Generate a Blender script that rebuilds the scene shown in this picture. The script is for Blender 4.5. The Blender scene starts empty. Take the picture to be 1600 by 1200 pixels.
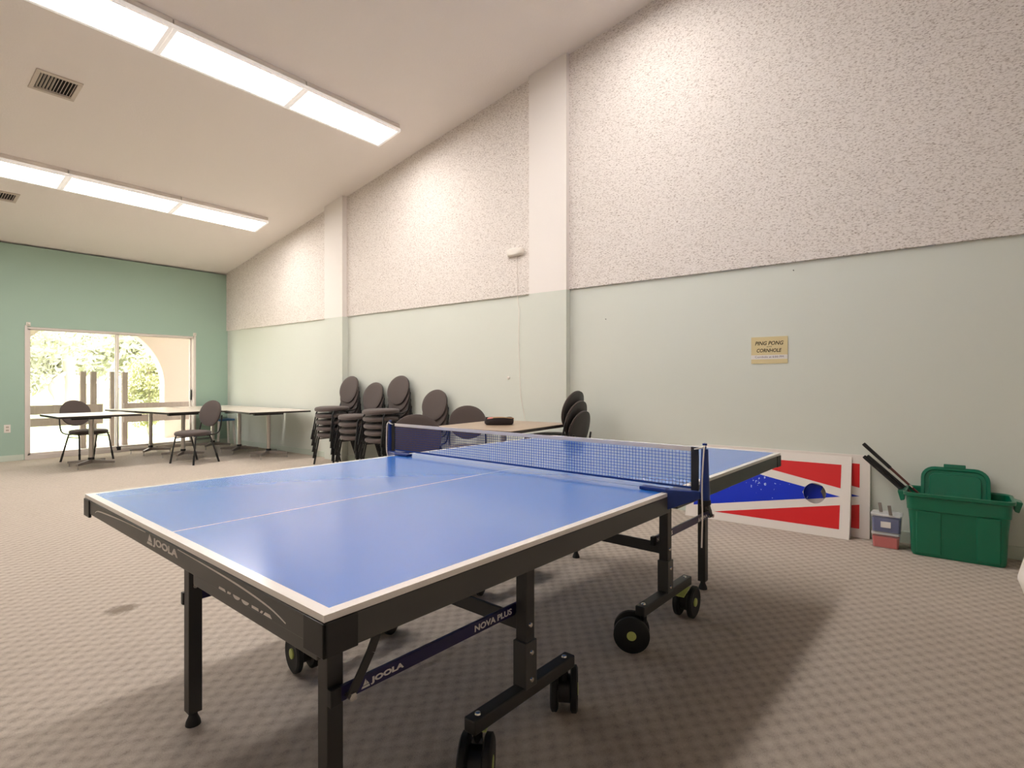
import bpy, bmesh, math, random
from mathutils import Vector, Matrix
random.seed(7)
PI = math.pi
R = math.radians
SC = bpy.context.scene
COL = SC.collection

# ------------------------------------------------------------------ camera
PHI = .9033
cam_d = bpy.data.cameras.new('camera'); cam = bpy.data.objects.new('camera', cam_d); COL.objects.link(cam)
cam.location = (0, 0, 1.149); cam.rotation_euler = (R(90), 0, -PHI)
cam_d.sensor_width = 36; cam_d.lens = 36 * 860.6 / 1600; cam_d.shift_y = -3.9 / 1600
cam_d.clip_start = .02; cam_d.clip_end = 300
SC.camera = cam
# ------------------------------------------------------------------ look, sky, sun
vs = SC.view_settings
vs.view_transform = 'Standard'; vs.look = 'None'; vs.gamma = 1; vs.use_curve_mapping = False
vs.exposure = 1.26
LAMP = 9.5            # ceiling diffusers
w = bpy.data.worlds.new('sky'); SC.world = w; w.use_nodes = True
bg = w.node_tree.nodes['Background']; bg.inputs[0].default_value = (.97, .98, 1.0, 1); bg.inputs[1].default_value = 4.4
sd = bpy.data.lights.new('sun', 'SUN'); sd.energy = 7.5; sd.angle = R(1.5); sd.color = (1, .95, .88)
sun = bpy.data.objects.new('sun', sd); COL.objects.link(sun)
sun.rotation_euler = Vector((-.62, .28, .74)).to_track_quat('Z', 'Y').to_euler()

# ------------------------------------------------------------------ materials
def srgb(r, g, b):
    f = lambda c: (c / 255 / 12.92) if c <= 10 else (((c / 255) + .055) / 1.055) ** 2.4
    return (f(r), f(g), f(b), 1)
def mat(name, col, rough=.6, metal=0, spec=.5, emit=0, coat=0):
    m = bpy.data.materials.new(name); m.use_nodes = True
    p = m.node_tree.nodes['Principled BSDF']
    p.inputs['Base Color'].default_value = col; p.inputs['Roughness'].default_value = rough
    p.inputs['Metallic'].default_value = metal; p.inputs['Specular IOR Level'].default_value = spec
    if coat: p.inputs['Coat Weight'].default_value = coat; p.inputs['Coat Roughness'].default_value = .12
    if emit: p.inputs['Emission Color'].default_value = col; p.inputs['Emission Strength'].default_value = emit
    return m
class N:
    """small node helper on a material"""
    def __init__(s, m): s.m = m; s.t = m.node_tree; s.p = s.t.nodes['Principled BSDF']
    def new(s, kind, **kw):
        n = s.t.nodes.new(kind)
        for k, v in kw.items(): setattr(n, k, v)
        return n
    def link(s, a, b): s.t.links.new(a, b)
    def val(s, inp, v):
        if hasattr(v, 'links') or hasattr(v, 'is_linked'): s.link(v, inp)
        else: inp.default_value = v
    def math(s, op, a, b=None, c=None):
        n = s.new('ShaderNodeMath', operation=op); s.val(n.inputs[0], a)
        if b is not None: s.val(n.inputs[1], b)
        if c is not None: s.val(n.inputs[2], c)
        return n.outputs[0]
    def mix(s, f, a, b):
        n = s.new('ShaderNodeMix', data_type='RGBA'); s.val(n.inputs[0], f); s.val(n.inputs[6], a); s.val(n.inputs[7], b)
        return n.outputs[2]
    def obj(s): return s.new('ShaderNodeTexCoord').outputs['Object']
    def noise(s, vec, scale, detail=3, rough=.5, out='Fac'):
        n = s.new('ShaderNodeTexNoise'); s.link(vec, n.inputs['Vector']); n.inputs['Scale'].default_value = scale
        n.inputs['Detail'].default_value = detail; n.inputs['Roughness'].default_value = rough
        return n.outputs[out]
    def ramp(s, f, stops):
        n = s.new('ShaderNodeValToRGB'); s.link(f, n.inputs[0]); e = n.color_ramp.elements
        while len(e) < len(stops): e.new(.5)
        for i, (pos, c) in enumerate(stops): e[i].position = pos; e[i].color = c if len(c) == 4 else (*c, 1)
        return n.outputs[0]
    def scale(s, vec, v):
        n = s.new('ShaderNodeMapping'); s.link(vec, n.inputs[0]); n.inputs['Scale'].default_value = v; return n.outputs[0]
    def bump(s, h, strength=.3, dist=.01):
        n = s.new('ShaderNodeBump'); s.link(h, n.inputs['Height']); n.inputs['Strength'].default_value = strength
        n.inputs['Distance'].default_value = dist; s.link(n.outputs[0], s.p.inputs['Normal'])
    def base(s, c): s.link(c, s.p.inputs['Base Color'])
    def sep(s, v): n = s.new('ShaderNodeSeparateXYZ'); s.link(v, n.inputs[0]); return n.outputs

def wall_paint(name, col, strength=.06):
    m = mat(name, col, .75, spec=.25); n = N(m); o = n.obj()
    n.bump(n.noise(o, 90, 4), strength, .004)
    return m
M = {}
M['sage'] = wall_paint('sage paint', srgb(219, 222, 212))
M['sage_shaded'] = wall_paint('mint paint', srgb(166, 190, 174))  # far wall: same paint as sage, its deeper shading put into the colour
M['cream'] = wall_paint('cream paint', srgb(242, 235, 229))
M['hidden'] = wall_paint('plain wall paint', srgb(242, 236, 228))
M['base_green'] = mat('painted baseboard', srgb(204, 212, 198), .5)
# ceiling: orange peel
m = mat('textured ceiling paint', srgb(243, 235, 228), .85, spec=.2); n = N(m); o = n.obj()
n.bump(n.noise(o, 60, 5, .6), .35, .006); M['ceiling'] = m
# wood-wool acoustic panel, painted
m = mat('painted wood wool panel', srgb(228, 216, 205), .9, spec=.15); n = N(m); o = n.obj()
st = n.scale(o, (1, 17, 62)); f1 = n.noise(st, 2.2, 5, .65)
st2 = n.scale(o, (1, 40, 110)); f2 = n.noise(st2, 1.3, 3, .6)
pit = n.ramp(f1, [(.24, (0, 0, 0)), (.46, (1, 1, 1))]); pit2 = n.ramp(f2, [(.28, (0, 0, 0)), (.48, (1, 1, 1))])
pp = n.math('MULTIPLY', pit, pit2)
n.base(n.mix(pp, srgb(170, 152, 138), srgb(243, 235, 228)))
n.bump(n.math('ADD', n.math('MULTIPLY', pp, .6), f1), .5, .008); M['panel'] = m
# carpet: loop pile in a basket pattern, with one stain
m = mat('taupe loop carpet', srgb(190, 174, 158), .95, spec=.1); n = N(m); o = n.obj()
rot = n.new('ShaderNodeMapping'); n.link(o, rot.inputs[0]); rot.inputs['Rotation'].default_value = (0, 0, R(0))
warp = n.noise(o, 16, 3, out='Color'); wv = n.new('ShaderNodeVectorMath', operation='SCALE'); n.link(warp, wv.inputs[0]); wv.inputs[3].default_value = .03
av = n.new('ShaderNodeVectorMath', operation='ADD'); n.link(rot.outputs[0], av.inputs[0]); n.link(wv.outputs[0], av.inputs[1])
x, y, z = n.sep(av.outputs[0])
P_ = .088
cx_, cy_ = n.math('COSINE', n.math('MULTIPLY', x, 2 * PI / P_)), n.math('COSINE', n.math('MULTIPLY', y, 2 * PI / (P_ * .8)))
par = n.math('MULTIPLY_ADD', n.math('MULTIPLY', cx_, cy_), .5, .5)          # staggered loops
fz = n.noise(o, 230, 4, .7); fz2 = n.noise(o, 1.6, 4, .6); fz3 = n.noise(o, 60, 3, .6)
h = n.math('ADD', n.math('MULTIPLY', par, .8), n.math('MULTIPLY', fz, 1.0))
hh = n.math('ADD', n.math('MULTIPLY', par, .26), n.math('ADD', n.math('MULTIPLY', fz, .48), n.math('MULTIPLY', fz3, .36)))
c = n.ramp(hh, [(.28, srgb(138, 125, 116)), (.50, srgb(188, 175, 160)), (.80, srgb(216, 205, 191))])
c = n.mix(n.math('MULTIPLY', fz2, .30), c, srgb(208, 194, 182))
sxo, syo, szo = n.sep(o)
dx = n.math('MULTIPLY', n.math('SUBTRACT', sxo, .963), 1 / .11); dy = n.math('MULTIPLY', n.math('SUBTRACT', syo, 3.267), 1 / .09)
dd = n.math('ADD', n.math('MULTIPLY', dx, dx), n.math('MULTIPLY', dy, dy))
stain = n.ramp(n.math('ADD', dd, n.math('MULTIPLY', fz3, .8)), [(.55, (1, 1, 1)), (1.0, (0, 0, 0))])
c = n.mix(n.math('MULTIPLY', stain, .75), c, srgb(128, 114, 100))
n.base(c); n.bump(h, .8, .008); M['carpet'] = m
# table tennis surface: glossy blue with its painted lines (object coordinates = table coordinates)
m = mat('glossy blue playing surface', srgb(24, 106, 196), .26, spec=.8, coat=.5); n = N(m); o = n.obj(); x, y, z = n.sep(o)
ax = n.math('ABSOLUTE', x); ay = n.math('ABSOLUTE', y)
line = n.math('MAXIMUM', n.math('MAXIMUM', n.math('GREATER_THAN', ax, 1.347), n.math('GREATER_THAN', ay, .7395)), n.math('LESS_THAN', ay, .0022))
n.base(n.mix(line, srgb(42, 118, 214), srgb(244, 238, 232))); M['ttblue'] = m
M['frame'] = mat('charcoal powder coat', srgb(72, 71, 69), .36, spec=.5)
M['darkframe'] = mat('dark powder coat', srgb(52, 50, 48), .42, spec=.5)
M['blackplastic'] = mat('black plastic', srgb(24, 23, 24), .4)
M['rubber'] = mat('black rubber', srgb(18, 18, 19), .6)
M['navy'] = mat('navy enamel', srgb(30, 22, 74), .3)
M['netblue'] = mat('blue enamel', srgb(20, 52, 128), .28)
M['netthread'] = mat('navy net thread', srgb(26, 66, 142), .8)
M['white'] = mat('white print', srgb(232, 226, 220), .5)
m = mat('white net tape', srgb(246, 240, 234), .8); n = N(m); tl_ = n.new('ShaderNodeBsdfTranslucent'); tl_.inputs[0].default_value = srgb(246, 240, 234)
mx_ = n.new('ShaderNodeMixShader'); mx_.inputs[0].default_value = .45; n.link(n.p.outputs[0], mx_.inputs[1]); n.link(tl_.outputs[0], mx_.inputs[2]); n.link(mx_.outputs[0], n.t.nodes['Material Output'].inputs[0]); M['tape'] = m
M['lime'] = mat('lime plastic', srgb(196, 206, 120), .5)
M['chrome'] = mat('chrome', srgb(205, 200, 196), .18, 1)
M['steel'] = mat('brushed steel', srgb(190, 184, 178), .32, 1); M['castarm'] = mat('cast base metal', srgb(150, 142, 136), .4, .7)
M['screw'] = mat('zinc bolt', srgb(215, 212, 208), .25, 1)
# fabric
m = mat('charcoal taupe upholstery', srgb(86, 75, 71), .85, spec=.25); n = N(m); o = n.obj()
n.bump(n.noise(o, 400, 2), .25, .002); n.p.inputs['Sheen Weight'].default_value = .25; M['fabric'] = m
M['shell'] = mat('chair back shell', srgb(58, 54, 52), .55)
M['tube'] = mat('black tube', srgb(26, 25, 26), .28, spec=.6)
# laminates
m = mat('pale laminate', srgb(226, 214, 198), .3, spec=.45); n = N(m); o = n.obj()
n.base(n.mix(n.noise(n.scale(o, (3, 40, 1)), 1, 4), srgb(214, 202, 188), srgb(234, 224, 212))); M['laminate'] = m
m = mat('brown laminate', srgb(170, 146, 124), .35); n = N(m); o = n.obj()
n.base(n.mix(n.noise(n.scale(o, (3, 40, 1)), 1, 5), srgb(156, 132, 110), srgb(184, 162, 140))); M['brownlam'] = m
M['edge'] = mat('dark table edging', srgb(44, 38, 34), .5)
M['diffuser'] = mat('lit acrylic diffuser', (1, .955, .925, 1), .4, emit=LAMP)
M['fixture'] = mat('white enamel fixture', srgb(238, 230, 222), .4)
M['alu'] = mat('painted aluminium', srgb(226, 216, 208), .4)
M['rim'] = mat('translucent diffuser rim', (1, .95, .90, 1), .4, emit=.14)
M['vent'] = mat('vent enamel', srgb(206, 192, 178), .5)
M['ventdark'] = mat('duct interior', srgb(30, 22, 18), .8)
M['offwhite'] = mat('off white plastic', srgb(236, 228, 218), .5)
M['red'] = mat('red paint', srgb(214, 30, 34), .4)
M['green'] = mat('green tub plastic', srgb(0, 106, 76), .3, coat=.3)
M['greenlid'] = mat('green lid plastic', srgb(0, 108, 80), .3, coat=.3)
M['bluelid'] = mat('blue seat', srgb(62, 120, 178), .4)
# glass
def glassy(name, tint, fac):
    m = bpy.data.materials.new(name); m.use_nodes = True; t = m.node_tree; t.nodes.clear()
    out = t.nodes.new('ShaderNodeOutputMaterial'); mx = t.nodes.new('ShaderNodeMixShader'); tr = t.nodes.new('ShaderNodeBsdfTransparent'); gl = t.nodes.new('ShaderNodeBsdfPrincipled')
    tr.inputs[0].default_value = (*tint, 1); gl.inputs['Base Color'].default_value = (.9, .9, .9, 1); gl.inputs['Roughness'].default_value = .05
    mx.inputs[0].default_value = fac
    t.links.new(tr.outputs[0], mx.inputs[1]); t.links.new(gl.outputs[0], mx.inputs[2]); t.links.new(mx.outputs[0], out.inputs[0]); return m
M['glass'] = glassy('window glass', (.97, .98, .97), .04)
M['frosted'] = glassy('frosted plastic lid', (.95, .94, .93), .5)
M['clearplastic'] = glassy('clear plastic box', (.93, .91, .9), .16)

# ------------------------------------------------------------------ geometry helpers
class MB:
    def __init__(s): s.v = []; s.f = []; s.mi = []; s.cur = 0
    def add(s, vs, fs, mi=None):
        o = len(s.v); s.v += [tuple(v) for v in vs]; s.f += [tuple(i + o for i in f) for f in fs]
        s.mi += [s.cur if mi is None else mi] * len(fs); return s
    def box(s, x0, x1, y0, y1, z0, z1, T=None, mi=None):
        vs = [Vector(p) for p in ((x0,y0,z0),(x1,y0,z0),(x1,y1,z0),(x0,y1,z0),(x0,y0,z1),(x1,y0,z1),(x1,y1,z1),(x0,y1,z1))]
        if T: vs = [T @ v for v in vs]
        return s.add(vs, [(0,3,2,1),(4,5,6,7),(0,1,5,4),(1,2,6,5),(2,3,7,6),(3,0,4,7)], mi)
    def beam(s, a, b, wd, ht, up=(0,0,1), mi=None):
        a, b = Vector(a), Vector(b); d = (b - a).normalized(); sd_ = d.cross(Vector(up))
        if sd_.length < 1e-4: sd_ = d.cross(Vector((1,0,0)))
        sd_.normalize(); u = sd_.cross(d)
        vs = []
        for p in (a, b):
            for i, j in ((-1,-1),(1,-1),(1,1),(-1,1)): vs.append(p + sd_ * (i * wd / 2) + u * (j * ht / 2))
        return s.add(vs, [(0,3,2,1),(4,5,6,7),(0,1,5,4),(1,2,6,5),(2,3,7,6),(3,0,4,7)], mi)
    def tube(s, pts, r, n=10, closed=False, mi=None):
        pts = [Vector(p) for p in pts]; k = len(pts); rs = r if isinstance(r, (list, tuple)) else [r] * k
        vs = []; fs = []; prev = None
        for i, p in enumerate(pts):
            if closed: t = pts[(i + 1) % k] - pts[i - 1]
            else: t = (pts[min(i + 1, k - 1)] - pts[max(i - 1, 0)])
            t.normalize()
            if prev is None:
                q = t.cross(Vector((0,0,1)))
                if q.length < .1: q = t.cross(Vector((1,0,0)))
            else: q = prev - t * prev.dot(t)
            q.normalize(); prev = q; e = t.cross(q)
            for j in range(n):
                a = 2 * PI * j / n; vs.append(p + (q * math.cos(a) + e * math.sin(a)) * rs[i])
        kk = k if closed else k - 1
        for i in range(kk):
            for j in range(n):
                a, b_ = i * n + j, i * n + (j + 1) % n; c_, d_ = ((i + 1) % k) * n + (j + 1) % n, ((i + 1) % k) * n + j
                fs.append((a, b_, c_, d_))
        if not closed: fs.append(tuple(range(n - 1, -1, -1))); fs.append(tuple((k - 1) * n + j for j in range(n)))
        return s.add(vs, fs, mi)
    def cyl(s, a, b, r, n=20, mi=None): return s.tube([a, b], r, n, mi=mi)
    def lathe(s, prof, c=(0,0,0), n=28, T=None, mi=None):
        vs = []; fs = []
        for r_, z_ in prof:
            for j in range(n):
                a = 2 * PI * j / n; v = Vector((r_ * math.cos(a), r_ * math.sin(a), z_))
                vs.append((T @ v) if T else v + Vector(c))
        for i in range(len(prof) - 1):
            for j in range(n): fs.append((i*n+j, i*n+(j+1)%n, (i+1)*n+(j+1)%n, (i+1)*n+j))
        fs.append(tuple(range(n - 1, -1, -1))); fs.append(tuple((len(prof)-1)*n+j for j in range(n)))
        return s.add(vs, fs, mi)
    def rings(s, rings, mi=None, cap=True):
        n = len(rings[0]); vs = [v for r_ in rings for v in r_]; fs = []
        for i in range(len(rings) - 1):
            for j in range(n): fs.append((i*n+j, i*n+(j+1)%n, (i+1)*n+(j+1)%n, (i+1)*n+j))
        if cap: fs.append(tuple(range(n - 1, -1, -1))); fs.append(tuple((len(rings)-1)*n+j for j in range(n)))
        return s.add(vs, fs, mi)
    def poly(s, pts, T, th=.0012, mi=None):
        """extruded 2d polygon, T maps (x,y,z) with z the thickness"""
        k = len(pts); vs = [T @ Vector((p[0], p[1], 0)) for p in pts] + [T @ Vector((p[0], p[1], th)) for p in pts]
        fs = [tuple(range(k - 1, -1, -1)), tuple(range(k, 2 * k))] + [(i, (i+1) % k, k + (i+1) % k, k + i) for i in range(k)]
        return s.add(vs, fs, mi)
    def build(s, name, mats, parent=None, smooth=False, bevel=0, loc=None, rotz=0):
        me = bpy.data.meshes.new(name); me.from_pydata(s.v, [], s.f)
        if not isinstance(mats, (list, tuple)): mats = [mats]
        for m_ in mats: me.materials.append(m_)
        if len(mats) > 1: me.polygons.foreach_set('material_index', s.mi)
        bm_ = bmesh.new(); bm_.from_mesh(me); bmesh.ops.recalc_face_normals(bm_, faces=bm_.faces); bm_.to_mesh(me); bm_.free()
        me.update()
        if smooth:
            me.polygons.foreach_set('use_smooth', [True] * len(me.polygons))
            me.set_sharp_from_angle(angle=R(38))
        o = bpy.data.objects.new(name, me); COL.objects.link(o)
        if loc: o.location = loc
        o.rotation_euler = (0, 0, rotz)
        if parent: o.parent = parent
        if bevel:
            b_ = o.modifiers.new('bevel', 'BEVEL'); b_.width = bevel; b_.segments = 2; b_.limit_method = 'ANGLE'; b_.angle_limit = R(40)
        return o
def tag(o, label=None, cat=None, group=None, kind=None):
    if label: o['label'] = label
    if cat: o['category'] = cat
    if group: o['group'] = group
    if kind: o['kind'] = kind
    return o
def thing(name, label, cat, loc=(0,0,0), rotz=0, group=None):
    o = bpy.data.objects.new(name, None); COL.objects.link(o); o.empty_display_size = .1
    o.location = loc; o.rotation_euler = (0, 0, rotz); return tag(o, label, cat, group)
KIDS = {}
def copy_tree(o, parent=None):
    c_ = o.copy(); COL.objects.link(c_)
    if parent: c_.parent = parent
    for k in [q for q in list(bpy.data.objects) if q.parent == o]: copy_tree(k, c_)
    return c_
def text_mesh(body, size, extrude=.0006, font_shear=0, spacing=1.0, offset=0.0):
    cu = bpy.data.curves.new('txt', 'FONT'); cu.body = body; cu.size = size; cu.extrude = extrude; cu.align_x = 'LEFT'
    cu.shear = font_shear; cu.space_character = spacing; cu.offset = offset; cu.resolution_u = 3
    o = bpy.data.objects.new('txt', cu); COL.objects.link(o)
    dg = bpy.context.evaluated_depsgraph_get(); dg.update()
    me = bpy.data.meshes.new_from_object(o.evaluated_get(dg)); bpy.data.objects.remove(o); bpy.data.curves.remove(cu)
    vs = [v.co.copy() for v in me.vertices]; fs = [tuple(p.vertices) for p in me.polygons]; bpy.data.meshes.remove(me)
    return vs, fs
def put_text(mb, body, size, T, width=None, height=None, **kw):
    vs, fs = text_mesh(body, size, **kw)
    x0 = min(v.x for v in vs); x1 = max(v.x for v in vs); y0 = min(v.y for v in vs); y1 = max(v.y for v in vs)
    sx_ = width / (x1 - x0) if width else 1; sy_ = height / (y1 - y0) if height else sx_
    mb.add([T @ Vector(((v.x - x0) * sx_, (v.y - y0) * sy_, v.z)) for v in vs], fs)

# ------------------------------------------------------------------ room
DW, DF = 4.814, 10.592
ZC, SL = 3.166, .1761
XL, YB = -4.6, -4.0
ceilz = lambda y: ZC + SL * (DF - y)
def struct(name, mb, m_, parent=None, **kw):
    o = mb.build(name, m_, parent, **kw)
    if not parent: o['kind'] = 'structure'
    return o
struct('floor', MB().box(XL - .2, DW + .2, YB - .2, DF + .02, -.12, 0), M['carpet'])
mb = MB(); T = .15
mb.add([(XL-.2, YB-.2, ceilz(YB-.2)), (DW+.2, YB-.2, ceilz(YB-.2)), (DW+.2, DF+.2, ceilz(DF+.2)), (XL-.2, DF+.2, ceilz(DF+.2)),
        (XL-.2, YB-.2, ceilz(YB-.2)+T), (DW+.2, YB-.2, ceilz(YB-.2)+T), (DW+.2, DF+.2, ceilz(DF+.2)+T), (XL-.2, DF+.2, ceilz(DF+.2)+T)],
       [(0,3,2,1),(4,5,6,7),(0,1,5,4),(1,2,6,5),(2,3,7,6),(3,0,4,7)])
struct('ceiling', mb, M['ceiling'])
def slopewall(x0, x1, y0, y1, z0=0, drop=0):
    m_ = MB(); m_.add([(x0,y0,z0),(x1,y0,z0),(x1,y1,z0),(x0,y1,z0),(x0,y0,ceilz(y0)-drop),(x1,y0,ceilz(y0)-drop),(x1,y1,ceilz(y1)-drop),(x0,y1,ceilz(y1)-drop)],
       [(0,3,2,1),(4,5,6,7),(0,1,5,4),(1,2,6,5),(2,3,7,6),(3,0,4,7)]); return m_
struct('wall_right', slopewall(DW, DW + .2, YB, DF + .2), M['sage'])
struct('wall_left', slopewall(XL - .2, XL, YB, DF + .2), M['hidden'])
struct('wall_back', MB().box(XL, DW, YB - .2, YB, 0, ceilz(YB) + .03), M['hidden'])
# far wall with the door opening
WX0, WX1, WZ1 = 1.935, 4.235, 1.955
mb = MB(); top = ceilz(DF + .16)
mb.box(XL, WX0, DF, DF + .16, 0, top); mb.box(WX1, DW, DF, DF + .16, 0, top); mb.box(WX0, WX1, DF, DF + .16, WZ1, top)
struct('wall_far', mb, M['sage_shaded'])
# acoustic panels and pillars
ZG = 2.095
PIL = [(3.033, 3.505, .075), (6.827, 7.273, .1)]
for i, (y0, y1) in enumerate([(YB, PIL[0][0]), (PIL[0][1], PIL[1][0]), (PIL[1][1], DF)]):
    o = struct('trim_%d' % (i + 1), slopewall(DW - .022, DW, y0, y1, ZG), M['panel'])
for i, (y0, y1, p) in enumerate(PIL):
    m_ = MB(); m_.box(DW - p, DW, y0, y1, 0, ZG - .01, mi=0)
    s2 = slopewall(DW - p, DW, y0, y1, ZG - .01); m_.add(s2.v, s2.f, 1)
    struct('trim_%d' % (i + 4), m_, [M['sage'], M['cream']])
mb = MB()
for y0, y1 in [(YB, PIL[0][0]), (PIL[0][1], PIL[1][0]), (PIL[1][1], DF)]: mb.box(DW - .012, DW, y0, y1, 0, .085)
struct('baseboard_right', mb, M['base_green'], bevel=.003)
struct('baseboard_far', MB().box(XL, WX0 - .03, DF - .012, DF, 0, .085).box(WX1 + .03, DW, DF - .012, DF, 0, .085), M['base_green'], bevel=.003)
# sliding door
mb = MB()
mb.box(WX0, WX0 + .02, DF + .01, DF + .13, 0, WZ1); mb.box(WX1 - .02, WX1, DF + .01, DF + .13, 0, WZ1)
mb.box(WX0, WX1, DF + .01, DF + .13, WZ1 - .03, WZ1); mb.box(WX0, WX1, DF - .01, DF + .13, 0, .06)
mb.box(WX0 - .02, WX0 + .012, DF - .012, DF + .02, 0, WZ1 + .02); mb.box(WX1 - .012, WX1 + .02, DF - .012, DF + .02, 0, WZ1 + .02)
door = struct('window_1', mb, M['alu'])
xm = 3.075
def sash(x0, x1, y0):
    m_ = MB(); m_.box(x0, x0 + .03, y0, y0 + .03, .06, WZ1 - .03); m_.box(x1 - .03, x1, y0, y0 + .03, .06, WZ1 - .03)
    m_.box(x0, x1, y0, y0 + .03, .06, .09); m_.box(x0, x1, y0, y0 + .03, WZ1 - .045, WZ1 - .03)
    s_ = m_.build('sliding_sash', M['alu'], door)
    MB().box(x0 + .03, x1 - .03, y0 + .011, y0 + .019, .09, WZ1 - .045).build('glass_pane', M['glass'], s_)
sash(WX0 + .02, xm + .02, DF + .03); sash(xm - .02, WX1 - .02, DF + .075)
MB().box(WX1 - .05, WX1 - .03, DF + .045, DF + .075, .82, 1.0).build('door_pull', M['darkframe'], door)
MB().box(xm - .02, xm + .035, DF - .012, DF + .028, .03, .085).build('door_stop', M['blackplastic'], door)
# curtain rod brackets at the upper corners of the opening
for x_, l_ in ((1.955, 'small white curtain bracket at the upper left corner of the glass door'), (4.235, 'small white curtain bracket at the upper right corner of the glass door')):
    m_ = MB().box(x_ - .025, x_ + .025, DF - .02, DF, 1.965, 2.02); m_.box(x_ - .01, x_ + .01, DF - .05, DF - .018, 1.985, 2.0)
    tag(m_.build('curtain_bracket', M['offwhite'], bevel=.004), l_, 'bracket')
o = thing('electrical_outlet', 'cream electrical outlet low on the green far wall left of the glass door', 'outlet', (1.725, DF, .47))
MB().box(-.036, .036, -.007, 0, -.058, .058).build('cover_plate', M['offwhite'], o, bevel=.003)
for dz in (-.022, .022):
    s_ = MB().box(-.017, .017, -.010, -.006, dz - .014, dz + .014).build('socket', M['vent'], o, bevel=.002)
    MB().box(-.008, -.005, -.0112, -.0095, dz - .006, dz + .006).box(.005, .008, -.0112, -.0095, dz - .006, dz + .006).build('slot', M['ventdark'], s_)

# ------------------------------------------------------------------ ceiling lights and vents
ANG = -math.atan(SL)
def on_ceiling(o, x_, y_): o.location = (x_, y_, ceilz(y_)); o.rotation_euler = (ANG, 0, 0)
def make_light():
    t = thing('ceiling_light', '', 'ceiling light', group='fluorescent ceiling lights in two rows')
    L_, W_, H_ = 1.19, .41, .085
    MB().box(-L_/2, L_/2, -W_/2, W_/2, -.05, 0).build('housing', M['fixture'], t)
    m_ = MB(); e = .028
    m_.box(-L_/2 - .006, L_/2 + .006, -W_/2, -W_/2 + e, -H_, -.05); m_.box(-L_/2 - .006, L_/2 + .006, W_/2 - e, W_/2, -H_, -.05)
    m_.box(-L_/2 - .006, -L_/2 + e, -W_/2 + e, W_/2 - e, -H_, -.05); m_.box(L_/2 - e, L_/2 + .006, -W_/2 + e, W_/2 - e, -H_, -.05)
    m_.build('diffuser_rim', M['rim'], t)
    MB().box(-L_/2 + e, L_/2 - e, -W_/2 + e, W_/2 - e, -H_ + .002, -.052).build('diffuser', M['diffuser'], t)
    return t
row_names = {2.165: 'row over the blue table', 5.215: 'nearer row', 8.225: 'farther row'}
pos_names = ['closest to the speckled wall', 'second from the speckled wall', 'third from the speckled wall', 'fourth from the speckled wall']
first = None
for yy in (5.215, 8.225, 2.165):
    for i in range(4 if yy > 5 else 4):
        t = make_light() if first is None else copy_tree(first)
        first = first or t
        on_ceiling(t, 4.245 - .6 - 1.203 * i, yy)
        t['label'] = 'fluorescent ceiling light in the %s, %s' % (row_names[yy], pos_names[i])
def vent(x_, y_, L_, W_, label):
    t = thing('ceiling_vent', label, 'vent', group='ceiling air vents'); on_ceiling(t, x_, y_)
    m_ = MB(); b_ = .035
    m_.box(-L_/2, L_/2, -W_/2, -W_/2 + b_, -.012, 0); m_.box(-L_/2, L_/2, W_/2 - b_, W_/2, -.012, 0)
    m_.box(-L_/2, -L_/2 + b_, -W_/2 + b_, W_/2 - b_, -.012, 0); m_.box(L_/2 - b_, L_/2, -W_/2 + b_, W_/2 - b_, -.012, 0)
    m_.build('frame', M['vent'], t, bevel=.003)
    MB().box(-L_/2 + b_, L_/2 - b_, -W_/2 + b_, W_/2 - b_, -.002, .0).build('duct_opening', M['ventdark'], t)
    nn = 11
    for k in range(nn):
        xx = -L_/2 + b_ + (k + .5) * (L_ - 2 * b_) / nn; tilt = .009 if k > nn * .45 else -.009
        MB().beam((xx, -W_/2 + b_, -.008), (xx, W_/2 - b_ - .03, -.008), .004, .016, (tilt * 60, 0, 1)).build('louver', M['vent'], t)
    MB().box(-L_/2 + b_, L_/2 - b_, W_/2 - b_ - .02, W_/2 - b_ - .014, -.014, -.002).build('damper_bar', M['vent'], t)
vent(1.39, 6.47, .34, .33, 'square louvred air vent in the sloped ceiling between the two rows of lights')
vent(1.41, 9.09, .34, .27, 'louvred air vent in the ceiling between the farther light row and the green wall')

# ------------------------------------------------------------------ things on the right wall
def wallx(y_, z_): return Matrix(((0,0,-1,DW),( -1,0,0,y_),(0,1,0,z_),(0,0,0,1)))      # x right in view (-Y), y up, z out of the wall
# paper sign
o = thing('wall_sign', 'yellow paper sign reading PING PONG and CORNHOLE taped to the pale wall', 'sign', (DW, 1.13, 1.295))
def sgn(y_, z_, off=0): return Matrix(((0,0,-1,-.0035 - off),(-1,0,0,y_),(0,1,0,z_),(0,0,0,1)))
MB().box(-.004, 0, -.138, .138, 0, .218).build('sheet', mat('yellow paper', srgb(222, 205, 158), .8), o)
MB().poly([(-.138, 0), (.138, 0), (.138, .034), (-.138, .034)], sgn(0, .036, .0006), .0006).build('white_strip', M['white'], o)
mb = MB(); ink = mat('dark brown ink', srgb(58, 44, 26), .8)
put_text(mb, 'PING PONG', .03, sgn(.108, .150, .0006), .216, .032, font_shear=.25, offset=.0006)
mb.build('title_lettering', ink, o); mb = MB(); put_text(mb, 'CORNHOLE', .03, sgn(.095, .092, .0006), .188, .030, font_shear=.2, offset=.0006)
mb.build('title_lettering', ink, o)
mb = MB(); put_text(mb, 'and', .012, sgn(.018, .134, .0006), .036, .010); mb.build('small_word', ink, o)
mb = MB(); put_text(mb, 'Cornhole at 6:00 PM', .02, sgn(.108, .047, .0014), .216, .016); mb.build('time_lettering', mat('grey ink', srgb(120, 104, 120), .8), o)
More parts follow.
